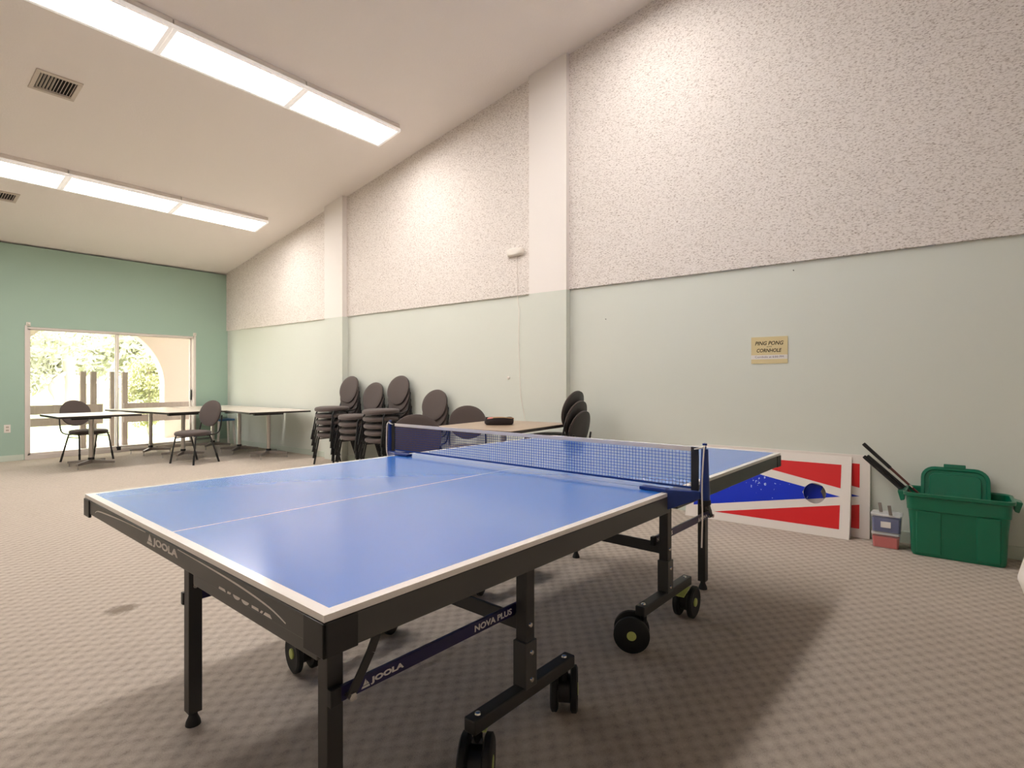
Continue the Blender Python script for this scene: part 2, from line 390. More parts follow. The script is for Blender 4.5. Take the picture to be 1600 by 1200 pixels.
# white box with hanging cord
o = thing('wall_speaker', 'small white box fixed on the speckled panel beside the near pillar', 'wall device', (DW - .022, 3.715, 2.52))
m_ = MB(); ring = []
for k, (s_, d_) in enumerate([(1, 0), (1, .03), (.93, .045), (.75, .055)]):
    ring.append([Vector((-d_, .105 * s_ * math.copysign(abs(math.cos(a)) ** .45, math.cos(a)), .05 + .042 * s_ * math.copysign(abs(math.sin(a)) ** .55, math.sin(a)))) for a in [2 * PI * j / 28 for j in range(28)]])
m_.rings(ring).build('housing', M['offwhite'], o, smooth=True)
MB().cyl((-.02, .10, .0), (-.02, .10, .035), .014, 12).build('lower_knob', M['offwhite'], o, smooth=True)
pts = [(DW - .03, 3.70, 2.52), (DW - .028, 3.70, 2.1), (DW - .01, 3.69, 1.95), (DW - .012, 3.695, 1.6), (DW - .01, 3.68, 1.2), (DW - .014, 3.665, 1.0), (DW - .012, 3.63, .85), (DW - .012, 3.60, .70)]
tag(MB().tube(pts, .0032, 6).build('hanging_cord', M['offwhite'], smooth=True), 'thin white cord hanging down the wall from the small white box', 'cord')
o = MB().lathe([(.0, 0), (.016, 0), (.018, .008), (.012, .018), (0, .02)], T=Matrix.Translation((DW, 3.84, 1.19)) @ Matrix.Rotation(-PI/2, 4, 'Y'), n=14).build('wall_hook', M['offwhite'], smooth=True)
tag(o, 'tiny white knob on the pale wall left of the hanging cord', 'hook')
for y_, z_, l_ in ((.95, 2.03, 'tiny nail high on the pale wall above the yellow sign'), (2.62, 1.76, 'tiny nail in the pale wall right of the near pillar')):
    tag(MB().cyl((DW, y_, z_), (DW - .012, y_, z_), .004, 8).build('wall_nail', M['darkframe']), l_, 'nail')

# ------------------------------------------------------------------ table tennis table
TC = (1.922, 1.522, 0); TR = R(-2.12)
tt = thing('table_tennis_table', 'large blue table tennis table with white edges on a charcoal wheeled frame', 'table', TC, TR)
for s_ in (-1, 1):
    m_ = MB(); x0, x1 = sorted((s_ * .0015, s_ * 1.37)); m_.box(x0, x1, -.7625, .7625, .748, .76)
    m_.build('playing_surface', M['ttblue'], tt)
    mir = s_
    def X(a): return a * mir
    # apron
    m_ = MB(); m_.box(*sorted((X(1.345), X(1.37))), -.7625, .7625, .70, .7465); m_.box(*sorted((X(.03), X(1.345))), -.7625, -.74, .69, .7465)
    m_.box(*sorted((X(.03), X(1.345))), .74, .7625, .69, .7465); m_.box(*sorted((X(.03), X(.055))), -.74, .74, .70, .7465)
    m_.box(*sorted((X(1.3655), X(1.3712))), -.755, .755, .742, .7455); m_.box(*sorted((X(1.35), X(1.3695))), *sorted((X(.74), X(.20))), .677, .705)
    ap = m_.build('apron', M['frame'], tt, bevel=.002)
    for q in (-1, 1):                                        # corner caps
        m_ = MB(); ya, yb = sorted((q * .7655, q * .70)); m_.box(*sorted((X(1.3735), X(1.365))), ya, yb, .688, .747); ya, yb = sorted((q * .7655, q * .757)); m_.box(*sorted((X(1.3735), X(1.305))), ya, yb, .688, .747)
        m_.build('corner_guard', M['blackplastic'], ap, bevel=.002)
        # end legs
        m_ = MB(); ly = q * .42; m_.box(*sorted((X(1.17), X(1.128))), ly - .021, ly + .021, .045, .705)
        lg = m_.build('leg', M['darkframe'], tt, bevel=.002)
        m_ = MB(); m_.lathe([(.012, .05), (.014, .03), (.022, .012), (.024, 0.0)][::-1], (X(1.149), ly, 0), 14); m_.build('foot', M['rubber'], lg, smooth=True)
        m_ = MB(); m_.cyl((X(1.15), ly - .026, .47), (X(1.15), ly + .026, .47), .008, 10)
        if q * s_ < 0: m_.build('bolt', M['screw'], lg, smooth=True)
        # rail from leg to upright
        ry = q * .452; m_ = MB(); m_.box(*sorted((X(1.170), X(.475))), ry - .006, ry + .006, .402, .437)
        rl = m_.build('side_rail', M['navy'], tt, bevel=.0015)
        for a, b_ in ((1.173, 1.145), (.49, .462)): MB().box(*sorted((X(a), X(b_))), ry - .009, ry + .009, .399, .440).build('rail_end_cap', M['blackplastic'], rl, bevel=.002)
        # brace from rail up to the apron
        yb = q * .475; m_ = MB(); m_.beam((X(1.13), yb, .415), (X(1.075), yb, .50), .006, .022, (1, 0, 0)); m_.beam((X(1.075), yb, .50), (X(.98), yb, .695), .006, .022, (1, 0, 0))
        br = m_.build('folding_brace', M['darkframe'], tt)
        MB().cyl((X(1.13), yb - .012, .418), (X(1.13), yb + .012, .418), .010, 6).build('brace_bolt', M['screw'], br, smooth=True)
        # upright + sleeve + foot beam
        uy = q * .495
        m_ = MB(); m_.box(*sorted((X(.53), X(.488))), uy - .021, uy + .021, .19, .70); up = m_.build('upright', M['darkframe'], tt, bevel=.002)
        m_ = MB(); m_.box(*sorted((X(.538), X(.482))), uy - .026, uy + .026, .19, .335); m_.build('sleeve', M['frame'], up, bevel=.002)
        for z_ in (.215, .30, .385): MB().lathe([(0, 0), (.0085, 0), (.007, .004), (0, .005)], T=Matrix.Translation((X(.509) , uy - .026 + .005 * (z_ > .35), z_)) @ Matrix.Rotation(PI/2, 4, 'X'), n=10).build('bolt', M['screw'], up, smooth=True)
        m_ = MB(); m_.box(*sorted((X(.76), X(.26))), uy - .022, uy + .022, .155, .197); fb = m_.build('foot_beam', M['darkframe'], tt, bevel=.005)
        for a in (.725, .295): MB().lathe([(0, 0), (.010, 0), (.008, .004), (0, .005)], (X(a), uy, .197), 12).build('bolt', M['screw'], fb, smooth=True)
        # casters: twin wheels on a trailing fork
        for ci, a in enumerate((.725, .295)):
            th = {(-1,-1,0): R(125), (-1,1,0): R(172), (-1,-1,1): R(-57), (1,-1,0): R(-87), (1,-1,1): R(28)}.get((s_, q, ci), R(40 + 50 * ci + 25 * q))
            # th = direction (in table space) the axle points
            cx, cy = X(a), uy; ax_ = Vector((math.cos(th), math.sin(th), 0)); tr_ = Vector((-ax_.y, ax_.x, 0)) * (.05 if (s_, q, ci) == (1, -1, 1) else .025)
            c0 = Vector((cx, cy, .0755)) + tr_
            m_ = MB(); m_.cyl((cx, cy, .12), (cx, cy, .157), .014, 14); m_.beam(Vector((cx, cy, .13)), c0 + Vector((0,0,-.005)), .018, .03, ax_)
            m_.cyl(c0 - ax_ * .036, c0 + ax_ * .036, .01, 12); m_.cyl(c0 - ax_ * .020, c0 + ax_ * .020, .046, 24)
            ca = m_.build('caster', M['blackplastic'], tt, smooth=True)
            for e in (-1, 1):
                Tm = Matrix.Translation(c0 + ax_ * (e * .034)) @ ax_.to_track_quat('Z', 'Y').to_matrix().to_4x4()
                wl = MB().lathe([(.03, -.013), (.066, -.013), (.0755, -.008), (.0755, .008), (.066, .013), (.052, .010), (.03, .008), (.0, .008)], T=Tm, n=36).build('wheel', M['rubber'], ca, smooth=True)
                Th = Tm @ Matrix.Translation((0, 0, e * .004)) @ (Matrix.Identity(4) if e > 0 else Matrix.Rotation(PI, 4, 'X'))
                MB().lathe([(.020, .002), (.020, .0095), (.018, .0105), (0, .0105)], T=Th, n=20).build('hub_cap', M['lime'], wl, smooth=True)
            if (s_, ci) in ((1, 0), (-1, 0)) :
                d2 = Vector((-ax_.y, ax_.x, 0)) * 1.0
                m_ = MB(); p0 = c0 + Vector((0, 0, .075)) - d2 * .0; m_.beam(p0 - d2 * .02, p0 - d2 * .105 + Vector((0, 0, -.022)), .05, .005); m_.build('brake_tab', M['lime'], ca)
    # cross bars
    m_ = MB(); m_.box(*sorted((X(.515), X(.503))), -.474, .474, .358, .408); m_.build('cross_bar', M['darkframe'], tt, bevel=.002)
    m_ = MB(); m_.box(*sorted((X(1.155), X(1.143))), -.40, .40, .60, .64); m_.build('cross_bar', M['darkframe'], tt, bevel=.002)
# lettering on the near end apron: x along -ly seen from the end
def endT(ly, z_): return Matrix(((0,0,-1,-1.3702),(-1,0,0,ly),(0,1,0,z_),(0,0,0,1)))
def logo(mb, T_, w_, h_, sh=0.0):
    """triangular mark followed by the maker's word"""
    tw = w_ * .19
    mb.poly([(0, 0), (tw, 0), (tw * .93, h_ * .28), (tw * .12, h_ * .28)], T_, .0008)
    mb.poly([(tw * .20, h_ * .38), (tw * .62, h_ * .38), (tw * .50, h_ * 1.18)], T_, .0008)
    mb.poly([(tw * .66, h_ * .38), (tw * .92, h_ * .38), (tw * .60, h_ * .95)], T_, .0008)
    put_text(mb, 'JOOLA', h_, T_ @ Matrix.Translation((tw * 1.12, 0, 0)), w_ - tw * 1.12, h_, offset=.0008, extrude=.0008)
mb = MB(); logo(mb, endT(.118, .7135), .222, .024); mb.build('logo_lettering', M['white'], tt)
# swoosh lines and worn lettering
def swoosh(pts, wid):
    m_ = MB(); P3 = [Vector((-1.3708, p[0], p[1])) for p in pts]
    n_ = len(P3); vs = []; 
    for i, p in enumerate(P3):
        t_ = (P3[min(i+1, n_-1)] - P3[max(i-1, 0)]).normalized(); nn = Vector((0, -t_.z, t_.y))
        ww = wid * (.55 + .45 * math.sin(PI * i / (n_ - 1)))
        vs += [p + nn * ww, p - nn * ww, p + nn * ww + Vector((.0012,0,0)), p - nn * ww + Vector((.0012,0,0))]
    fs = []
    for i in range(n_ - 1):
        a = 4 * i; fs += [(a, a+1, a+5, a+4), (a+2, a+6, a+7, a+3), (a, a+4, a+6, a+2), (a+1, a+3, a+7, a+5)]
    m_.add(vs, fs); return m_
def interp(pts, k=6):
    out = []
    for i in range(len(pts) - 1):
        p0, p1, p2, p3 = pts[max(i-1,0)], pts[i], pts[i+1], pts[min(i+2, len(pts)-1)]
        for j in range(k):
            t_ = j / k; out.append(tuple(.5 * ((2*p1[d]) + (-p0[d]+p2[d])*t_ + (2*p0[d]-5*p1[d]+4*p2[d]-p3[d])*t_*t_ + (-p0[d]+3*p1[d]-3*p2[d]+p3[d])*t_**3) for d in range(len(p1))))
    out.append(pts[-1]); return out
a1 = swoosh(interp([(.632, .716), (.615, .7225), (.575, .7275), (.45, .7335), (.30, .7385), (.13, .7405)]), .0018)
a2 = swoosh(interp([(-.105, .7405), (-.25, .7385), (-.40, .735), (-.50, .730), (-.58, .7225), (-.635, .711)]), .0018)
a1.add(a2.v, a2.f); a1.build('stripe_marking', M['white'], tt)
mb = MB(); Tw = endT(-.345, .7045)
def frag(pts): mb.poly([(p[0], p[1]) for p in pts], Tw, .0008)
frag([(0, 0), (.035, 0), (.030, .005), (.003, .005)]); frag([(.043, .0), (.058, .001), (.061, .005), (.045, .005)])
for c0 in (.087, .127): frag([(c0 + .016 * math.cos(PI + PI * k / 8), .005 + .007 * math.sin(PI + PI * k / 8)) for k in range(9)])
frag([(.156, .0), (.185, .0), (.183, .005), (.156, .005)]); frag([(.190, 0), (.199, 0), (.203, .005), (.196, .005)]); frag([(.205, 0), (.238, 0), (.230, .006), (.212, .006)])
mb.build('worn_lettering', M['white'], tt)
# rail lettering (both near side rails), read from the near long side
def railT(lx, z_): return Matrix(((1,0,0,lx),(0,0,-1,-.4582),(0,1,0,z_),(0,0,0,1)))
mb = MB(); logo(mb, railT(-1.09, .4085), .128, .018); mb.build('rail_logo', M['white'], tt); mb = MB(); put_text(mb, 'NOVA PLUS', .03, railT(-.70, .4105), .168, .019, offset=.0008, extrude=.0008); mb.build('rail_lettering', M['white'], tt)
mb = MB(); logo(mb, railT(.985, .4085), .128, .018); mb.build('rail_logo', M['white'], tt); mb = MB(); put_text(mb, 'NOVA PLUS', .03, railT(.50, .4105), .168, .019, offset=.0008, extrude=.0008); mb.build('rail_lettering', M['white'], tt)

# net set, clamped on the table
nt = thing('table_tennis_net', 'blue mesh table tennis net with white top tape clamped across the blue table', 'net', TC, TR)
NY, NZ0, NZ1 = .848, .779, .908
mb = MB()
ny_ = 130
for k in range(ny_ + 1):
    yy = -NY + 2 * NY * k / ny_; mb.box(-.0006, .0006, yy - .0006, yy + .0006, NZ0, NZ1)
for k in range(11):
    zz = NZ0 + .004 + (NZ1 - NZ0 - .004) * k / 11; mb.box(-.0007, .0007, -NY, NY, zz - .0008, zz + .0008)
mb.build('net_mesh', M['netthread'], nt)
MB().box(-.002, .002, -NY, NY, NZ1 - .001, NZ1 + .014).build('top_tape', M['tape'], nt)
MB().box(-.0012, .0012, -NY, NY, NZ0 - .003, NZ0 + .003).build('bottom_band', M['netthread'], nt)
for q in (-1, 1):
    MB().box(-.003, .003, *sorted((q * (NY - .022), q * (NY + .004))), NZ0 - .02, NZ1 + .014).build('net_sleeve', M['blackplastic'], nt)
    py = q * .872
    m_ = MB(); m_.rings([[Vector((.004 + r_ * math.cos(a), py + r_ * math.sin(a), z_)) for a in [2*PI*j/16 for j in range(16)]] for r_, z_ in ((.017, .742), (.017, .775), (.014, .83), (.0115, .915), (.0115, .918))])
    m_.cyl((.004, py, .916), (.004, py, .928), .005, 10); m_.lathe([(0, .928), (.008, .930), (.008, .936), (0, .938)], (.004, py, 0), 12)
    ps = m_.build('net_post', M['netblue'], nt, smooth=True)
    MB().lathe([(.014, .722), (.020, .728), (.020, .742), (.012, .746)], (.004, py, 0), 16).build('post_knob', M['blackplastic'], ps, smooth=True)
    # clamp arm: wedge from the table edge to the post and plate on the top
    m_ = MB(); y0, y1 = q * .757, q * .865
    for dx in (0,):
        vs = [(-.055, y0, .70), (.045, y0, .70), (.045, y0, .772), (-.055, y0, .772), (-.016, y1, .748), (.02, y1, .748), (.02, y1, .772), (-.016, y1, .772)]
        m_.add(vs, [(0,3,2,1),(4,5,6,7),(0,1,5,4),(1,2,6,5),(2,3,7,6),(3,0,4,7)])
    ya, yb = sorted((q * .757, q * .655)); 
    m_.box(-.055, -.02, ya, yb, .761, .773)
    m_.build('clamp', M['netblue'], nt, bevel=.003)
for q in (-1, 1):
    py = q * .872; e = q
    pts = [(-.002, q * (NY - .01), NZ1 + .007), (-.006, py - q*.006, NZ1 + .014), (.004, py, .929), (-.013, py + q * .004, .918), (-.019, py + q*.002, .86), (-.021, py, .78), (-.022, py - .002, .70), (-.020, py, .64), (-.024, py, .585)]
    if q > 0: pts = pts[:6] + [(-.02, py - .008, .745)]
    MB().tube(interp([tuple(p) for p in pts], 5), .0028, 8).build('tension_cord', M['tape'], nt, smooth=True)

# ------------------------------------------------------------------ stacking chairs
def cushion(w_, d_, th, place, n_=40, k=2.2, crown=.006):
    """rounded pad; place(u, v, h) maps outline coords and height to 3D"""
    rings = []
    prof = [(.55, 0), (.90, 0), (.975, .15), (1, .45), (.99, .75), (.94, .95), (.80, 1.0 + crown / th * .5), (.45, 1 + crown / th)]
    for s_, h_ in prof:
        r_ = []
        for j in range(n_):
            a = 2 * PI * j / n_; ca, sa = math.cos(a), math.sin(a)
            r_.append(place(.5 * w_ * s_ * math.copysign(abs(ca) ** (2 / k), ca), .5 * d_ * s_ * math.copysign(abs(sa) ** (2 / k), sa), h_ * th))
        rings.append(r_)
    return rings
def make_chair():
    t = thing('stacking_chair', '', 'chair')
    def seat_place(u, v, h_):
        return Vector((u * (1 - .10 * (v < 0) * (-v / .22)), v + .015, .397 + h_ + .020 * (2 * u / .46) ** 2 * 0 - .012 * max(0, v / .22) ** 2 * 1.2 + .0))
    MB().rings(cushion(.455, .43, .054, seat_place, k=2.5)).build('seat', M['fabric'], t, smooth=True)
    tl = R(13)
    def back_place(u, v, h_):
        base = Vector((0, -.262, .687)); up = Vector((0, -math.sin(tl), math.cos(tl))); fw = Vector((0, math.cos(tl), math.sin(tl)))
        return base + Vector((u, 0, 0)) + up * v + fw * (h_ - .012 + .035 * (2 * u / .43) ** 2 * .6)
    MB().rings(cushion(.42, .385, .024, back_place, k=2.05)).build('backrest', M['fabric'], t, smooth=True)
    rings = []
    for s_, h_ in ((.4, -.004), (.95, -.004), (.985, -.001), (.97, .003)):
        rings.append([back_place((.5 * .42 * s_) * math.cos(2*PI*j/40), .5 * .385 * s_ * math.sin(2*PI*j/40), h_ - .006) for j in range(40)])
    MB().rings(rings).build('back_shell', M['shell'], t, smooth=True)
    for s_ in (-1, 1):
        for nm, p in (('front', [(s_ * .236, .19, .0), (s_ * .205, .135, .36), (s_ * .20, .11, .40)]), ('rear', [(s_ * .226, -.215, .0), (s_ * .20, -.10, .36), (s_ * .197, -.08, .40)])):
            lg = MB().tube(p, .0105, 10).build('leg', M['tube'], t, smooth=True)
            a, b_ = Vector(p[0]), Vector(p[1]); d_ = (b_ - a).normalized()
            MB().tube([a, a + d_ * .004, a + d_ * .13], [.017, .0135, .0135], 10).build('leg_cap', M['blackplastic'], lg, smooth=True)
        MB().tube(interp([(s_ * .196, -.05, .392), (s_ * .198, -.16, .400), (s_ * .203, -.225, .425), (s_ * .206, -.25, .48), (s_ * .203, -.268, .56), (s_ * .192, -.288, .66)], 4), .0095, 10).build('back_post', M['tube'], t, smooth=True)
    m_ = MB()
    for s_ in (-1, 1): m_.tube([(s_ * .206, .135, .352), (s_ * .200, -.10, .352)], .007, 8); m_.tube([(s_ * .197, .15, .395), (s_ * .194, -.16, .397)], .009, 8)
    m_.tube([(-.197, .13, .395), (.197, .13, .395)], .009, 8); m_.tube([(-.194, -.13, .397), (.194, -.13, .397)], .009, 8)
    m_.build('seat_frame', M['tube'], t, smooth=True)
    return t
CH = [None]
def chair(x_, y_, face, label, z=0, group=None):
    """face = compass angle (deg) of the direction the sitter looks, from +X"""
    t = make_chair() if CH[0] is None else copy_tree(CH[0])
    if CH[0] is None: CH[0] = t
    t.location = (x_, y_, z); t.rotation_euler = (0, 0, R(face - 90)); t['label'] = label
    if group: t['group'] = group
    elif 'group' in t: del t['group']
    return t
ORD = {2: ['bottom chair', 'top chair'], 3: ['bottom chair', 'middle chair', 'top chair'], 4: ['bottom chair', 'second chair from the bottom', 'second chair from the top', 'top chair'],
       5: ['bottom chair', 'second chair from the bottom', 'middle chair', 'second chair from the top', 'top chair']}
def stack(x_, y_, face, n_, where, group, sh=.010, pz=.088):
    f = Vector((math.cos(R(face)), math.sin(R(face))))
    for k in range(n_):
        chair(x_ + f.x * sh * k, y_ + f.y * sh * k, face, '%s of the %s' % (ORD[n_][k].replace('chair', 'charcoal chair'), where), pz * k, group)
stack(4.48, 6.64, 178, 5, 'five-high stack in front of the far pillar', 'leftmost stack of charcoal chairs')
stack(4.48, 6.11, 178, 4, 'four-high stack between the two tallest stacks', 'four-high stack of charcoal chairs')
stack(4.48, 5.58, 178, 5, 'five-high stack directly left of the net', 'stack of charcoal chairs behind the net post')
stack(4.46, 4.90, 180, 3, 'three-high stack left of the brown table', 'three-high stack left of the brown table')
chair(4.42, 4.08, 226, 'single charcoal chair against the wall behind the brown table, left of the black pouch')
chair(2.97, 3.24, 238, 'large charcoal chair back seen through the left end of the net')
stack(4.46, 2.98, 97, 3, 'three-high stack at the right end of the brown table', 'three-high stack right of the brown table', sh=.033, pz=.094)
chair(2.47, 9.80, -70, 'charcoal chair facing the room behind the leftmost pale table by the glass door')
chair(3.34, 8.36, -165, 'charcoal chair turned left in front of the pale tables, right of the glass door')

# ------------------------------------------------------------------ pedestal tables
def make_table(top_mat, W_, D_, H_, bar=True):
    t = thing('pedestal_table', '', 'table')
    tp = MB().box(-W_/2, W_/2, -D_/2, D_/2, H_ - .004, H_).build('tabletop', top_mat, t)
    MB().box(-W_/2, W_/2, -D_/2, D_/2, H_ - .028, H_ - .0045).build('edge_band', M['edge'], tp)
    m_ = MB(); m_.lathe([(.028, .10), (.028, H_ - .07)], n=20); m_.build('column', M['steel'], t, smooth=True)
    MB().lathe([(.036, .098), (.036, .125), (.03, .13)], n=20).build('column_collar', M['blackplastic'], t, smooth=True)
    for k in range(4):
        a = PI/4 + k * PI/2; c_, s_ = math.cos(a), math.sin(a); m_ = MB()
        m_.add([(c_*.02 - s_*.017*e, s_*.02 + c_*.017*e, z_) for e in (-1, 1) for z_ in (.05, .10)] + [(c_*.29 - s_*.012*e, s_*.29 + c_*.012*e, z_) for e in (-1, 1) for z_ in (.05, .078)],
               [(0,1,3,2),(4,6,7,5),(0,4,5,1),(2,3,7,6),(1,5,7,3),(0,2,6,4)])
        ar = m_.build('base_arm', M['castarm'], t, bevel=.002)
        MB().cyl((c_*.275, s_*.275, .0), (c_*.275, s_*.275, .063), .006, 8).lathe([(.014, 0), (.014, .008), (.006, .012)], (c_*.275, s_*.275, 0), 10).build('glide', M['steel'], ar, smooth=True)
    m_ = MB(); m_.box(-.22, .22, -.03, .03, H_ - .072, H_ - .05); m_.box(-.05, .05, -.16, .16, H_ - .05, H_ - .028); m_.build('top_bracket', M['blackplastic'], t, bevel=.003)
    return t
tabs = [(2.32, 9.05, 0, 'pale folding pedestal table standing alone leftmost in front of the glass door'),
        (3.47, 9.08, 8, 'pale pedestal table of the joined group, just behind the chair turned left'),
        (3.34, 9.99, 8, 'pale pedestal table of the joined group, closest to the middle of the glass door'),
        (4.29, 9.03, 0, 'pale pedestal table of the joined group, in the middle along the pale wall'),
        (4.29, 8.10, -5, 'pale pedestal table of the joined group, rightmost, nearest the chair stacks'),
        (4.28, 9.97, 0, 'pale pedestal table of the joined group, in the corner above the blue seated stool')]
ft = None
for x_, y_, a, l_ in tabs:
    t = make_table(M['laminate'], .90, .90, .712) if ft is None else copy_tree(ft)
    ft = ft or t; t.location = (x_, y_, 0); t.rotation_euler = (0, 0, R(a)); t['label'] = l_; t['group'] = 'pale pedestal tables by the glass door'
t = make_table(M['brownlam'], 1.05, .86, .745); t.location = (3.98, 3.24, 0); t.rotation_euler = (0, 0, R(5)); t['label'] = 'brown topped pedestal table by the near pillar with a black pouch on it'
# blue seated stool in the corner
o = thing('low_stool', 'low stool with a blue seat in the corner under the pale tables', 'stool', (4.60, 10.28, 0))
MB().box(-.15, .15, -.13, .13, .44, .475).build('seat', M['bluelid'], o, bevel=.012)
for sx_ in (-1, 1):
    for sy_ in (-1, 1): MB().beam((sx_*.15, sy_*.13, 0), (sx_*.125, sy_*.105, .44), .03, .03).build('leg', M['alu'], o)
# pouch with bats
o = thing('paddle_pouch', 'open black fabric pouch lying on the brown table', 'pouch', (3.99, 3.30, .7455), R(-42))
n_ = 36; rings = []
for s_, z_ in ((.90, 0), (1, .012), (1.02, .04), (.98, .062), (.93, .060), (.93, .02), (.5, .015)):
    rings.append([Vector((.135 * s_ * math.copysign(abs(math.cos(2*PI*j/n_)) ** .75, math.cos(2*PI*j/n_)), .095 * s_ * math.copysign(abs(math.sin(2*PI*j/n_)) ** .75, math.sin(2*PI*j/n_)), z_ + .005 * math.sin(3 * 2*PI*j/n_) * (z_ > .03))) for j in range(n_)])
MB().rings(rings).build('case', mat('black nylon', srgb(44, 34, 36), .7), o, smooth=True)
def paddle(loc, rz, tilt, col, label):
    p = thing('table_tennis_paddle', label, 'paddle', loc); p.rotation_euler = (R(tilt), R(4), rz)
    MB().lathe([(.0, -.003), (.070, -.003), (.070, .003), (.0, .003)], n=30).build('blade', mat('blade ply', srgb(206, 170, 120), .5), p)
    MB().lathe([(.0, .0032), (.068, .0032), (.068, .006), (.0, .006)], n=30).build('rubber_sheet', col, p)
    MB().beam((.066, 0, 0), (.135, 0, 0), .026, .018).build('handle', mat('handle wood', srgb(196, 150, 104), .5), p, bevel=.004)
paddle((3.965, 3.335, .79), R(-45), 12, mat('pink red rubber', srgb(206, 120, 110), .6), 'red faced table tennis paddle sticking out of the black pouch on its left side')
paddle((3.985, 3.285, .806), R(-35), -8, mat('tan rubber', srgb(222, 186, 150), .6), 'tan faced table tennis paddle lying on top in the black pouch')

# ------------------------------------------------------------------ cornhole boards
WHT = mat('white painted board', srgb(232, 224, 216), .55); BLU = mat('blue paint', srgb(16, 44, 190), .35)
m = mat('worn blue paint', srgb(14, 44, 190), .32); n = N(m); o_ = n.obj()
x, y, z = n.sep(o_)
wv = n.noise(o_, 42, 2, .5); region = n.math('SUBTRACT', 1.0, n.math('MINIMUM', 1.0, n.math('MULTIPLY', n.math('ABSOLUTE', n.math('SUBTRACT', y, .03)), 3.6)))
region2 = n.math('SUBTRACT', 1.0, n.math('MINIMUM', 1.0, n.math('MULTIPLY', n.math('ABSOLUTE', n.math('SUBTRACT', z, .36)), 6.5)))
ff = n.math('ADD', wv, n.math('MULTIPLY', n.math('MULTIPLY', region, region2), .16))
n.base(n.mix(n.ramp(ff, [(.745, (0, 0, 0)), (.76, (1, 1, 1))]), srgb(10, 48, 196), srgb(180, 200, 240))); BLUW = m
BL, BH = 1.21, .605
def board(Yright, xb, xt, label, hole=True):
    """long side down; board x runs from the visible right end (0) to the left (BL)"""
    t = thing('cornhole_board', label, 'game board', (xb, Yright + BL / 2, 0), group='cornhole boards leaning on the wall')
    zt = math.sqrt(BH ** 2 - (xt - xb) ** 2); up = Vector((xt - xb, 0, zt)) / BH; out = Vector((-up.z, 0, up.x))
    # local frame: a along the board to the right as seen (-Y), b up the board, c outwards
    T_ = Matrix(((0, up.x, out.x, 0), (-1, 0, 0, 0), (0, up.z, out.z, 0), (0, 0, 0, 1)))
    bx = lambda m_, a0, a1, b0, b1, c0, c1: m_.box(a0, a1, b0, b1, c0, c1, T=T_)
    # face plate with a round hole: quads between circle and rectangle
    hc = (BL / 2 - .235, BH / 2 + .005); hr = .077; k = 48; vs = []; fs = []
    def edge(a):
        ca, sa = math.cos(a), math.sin(a); ts = []
        if ca > 1e-6: ts.append((BL/2 - hc[0]) / ca)
        if ca < -1e-6: ts.append((-BL/2 - hc[0]) / ca)
        if sa > 1e-6: ts.append((BH - hc[1]) / sa)
        if sa < -1e-6: ts.append((0 - hc[1]) / sa)
        t_ = min(ts); return (hc[0] + ca * t_, hc[1] + sa * t_)
    angs = sorted([2 * PI * j / k for j in range(k)] + [math.atan2(cy - hc[1], cx - hc[0]) % (2 * PI) for cx in (-BL/2, BL/2) for cy in (0, BH)])
    ks = len(angs)
    for c_ in (-.006, .006):
        for a in angs: vs.append(T_ @ Vector((hc[0] + hr * math.cos(a), hc[1] + hr * math.sin(a), c_)))
        for a in angs: e = edge(a); vs.append(T_ @ Vector((e[0], e[1], c_)))
    for j in range(ks):
        j2 = (j + 1) % ks
        fs += [(j, ks + j, ks + j2, j2), (2*ks + j, 2*ks + j2, 3*ks + j2, 3*ks + j), (j, j2, 2*ks + j2, 2*ks + j), (ks + j, 3*ks + j, 3*ks + j2, ks + j2)]
    fp = MB().add(vs, fs).build('face_board', WHT, t)
    m_ = MB(); bx(m_, -BL/2, BL/2, 0, .018, -.07, -.006); bx(m_, -BL/2, BL/2, BH - .018, BH, -.07, -.006); bx(m_, BL/2 - .018, BL/2, .018, BH - .018, -.07, -.006); bx(m_, -BL/2, -BL/2 + .018, .018, BH - .018, -.07, -.006)
    m_.build('side_frame', WHT, t)
    # painted shapes, a hair thick
    bw = .065
    ax0, ax1 = -BL/2 + bw, BL/2 - bw
    def clip_hole(pts):  # triangulate strips around the hole by fine columns
        return pts
    def paint(name, lo, hi, a0, a1, m0, c_=.0062):
        """region between lo(a) and hi(a) as columns, cut by the hole"""
        m_ = MB(); steps = 120
        for i in range(steps):
            a, b_ = a0 + (a1 - a0) * i / steps, a0 + (a1 - a0) * (i + 1) / steps
            L0, L1, H0, H1 = lo(a), lo(b_), hi(a), hi(b_)
            if H0 - L0 < 1e-5 and H1 - L1 < 1e-5: continue
            def hole(a_):
                d_ = hr * hr - (a_ - hc[0]) ** 2
                return (hc[1] - math.sqrt(d_), hc[1] + math.sqrt(d_)) if d_ > 0 else None
            ha, hb = hole(a), hole(b_)
            def quad(l0, h0, l1, h1):
                h0 = max(l0, h0); h1 = max(l1, h1)
                if h0 - l0 < 1e-5 and h1 - l1 < 1e-5: return
                q_ = [T_ @ Vector(p) for p in ((a, l0, c_), (b_, l1, c_), (b_, h1, c_), (a, h0, c_))]
                q2 = [p + (T_.to_3x3() @ Vector((0, 0, .0008))) for p in q_]
                m_.add(q_ + q2, [(0,3,2,1), (4,5,6,7), (0,1,5,4), (2,3,7,6)])
            if ha or hb:
                ha = ha or (hc[1], hc[1]); hb = hb or (hc[1], hc[1])
                quad(L0, min(H0, ha[0]), L1, min(H1, hb[0])); quad(max(L0, ha[1]), H0, max(L1, hb[1]), H1)
            else: quad(L0, H0, L1, H1)
        return m_.build(name, m0, t)
    mid = BH / 2
    ua = lambda a: (ax1 - a) / (ax1 - ax0)          # 0 at the right tip, 1 at the left end
    half = BH / 2 - bw
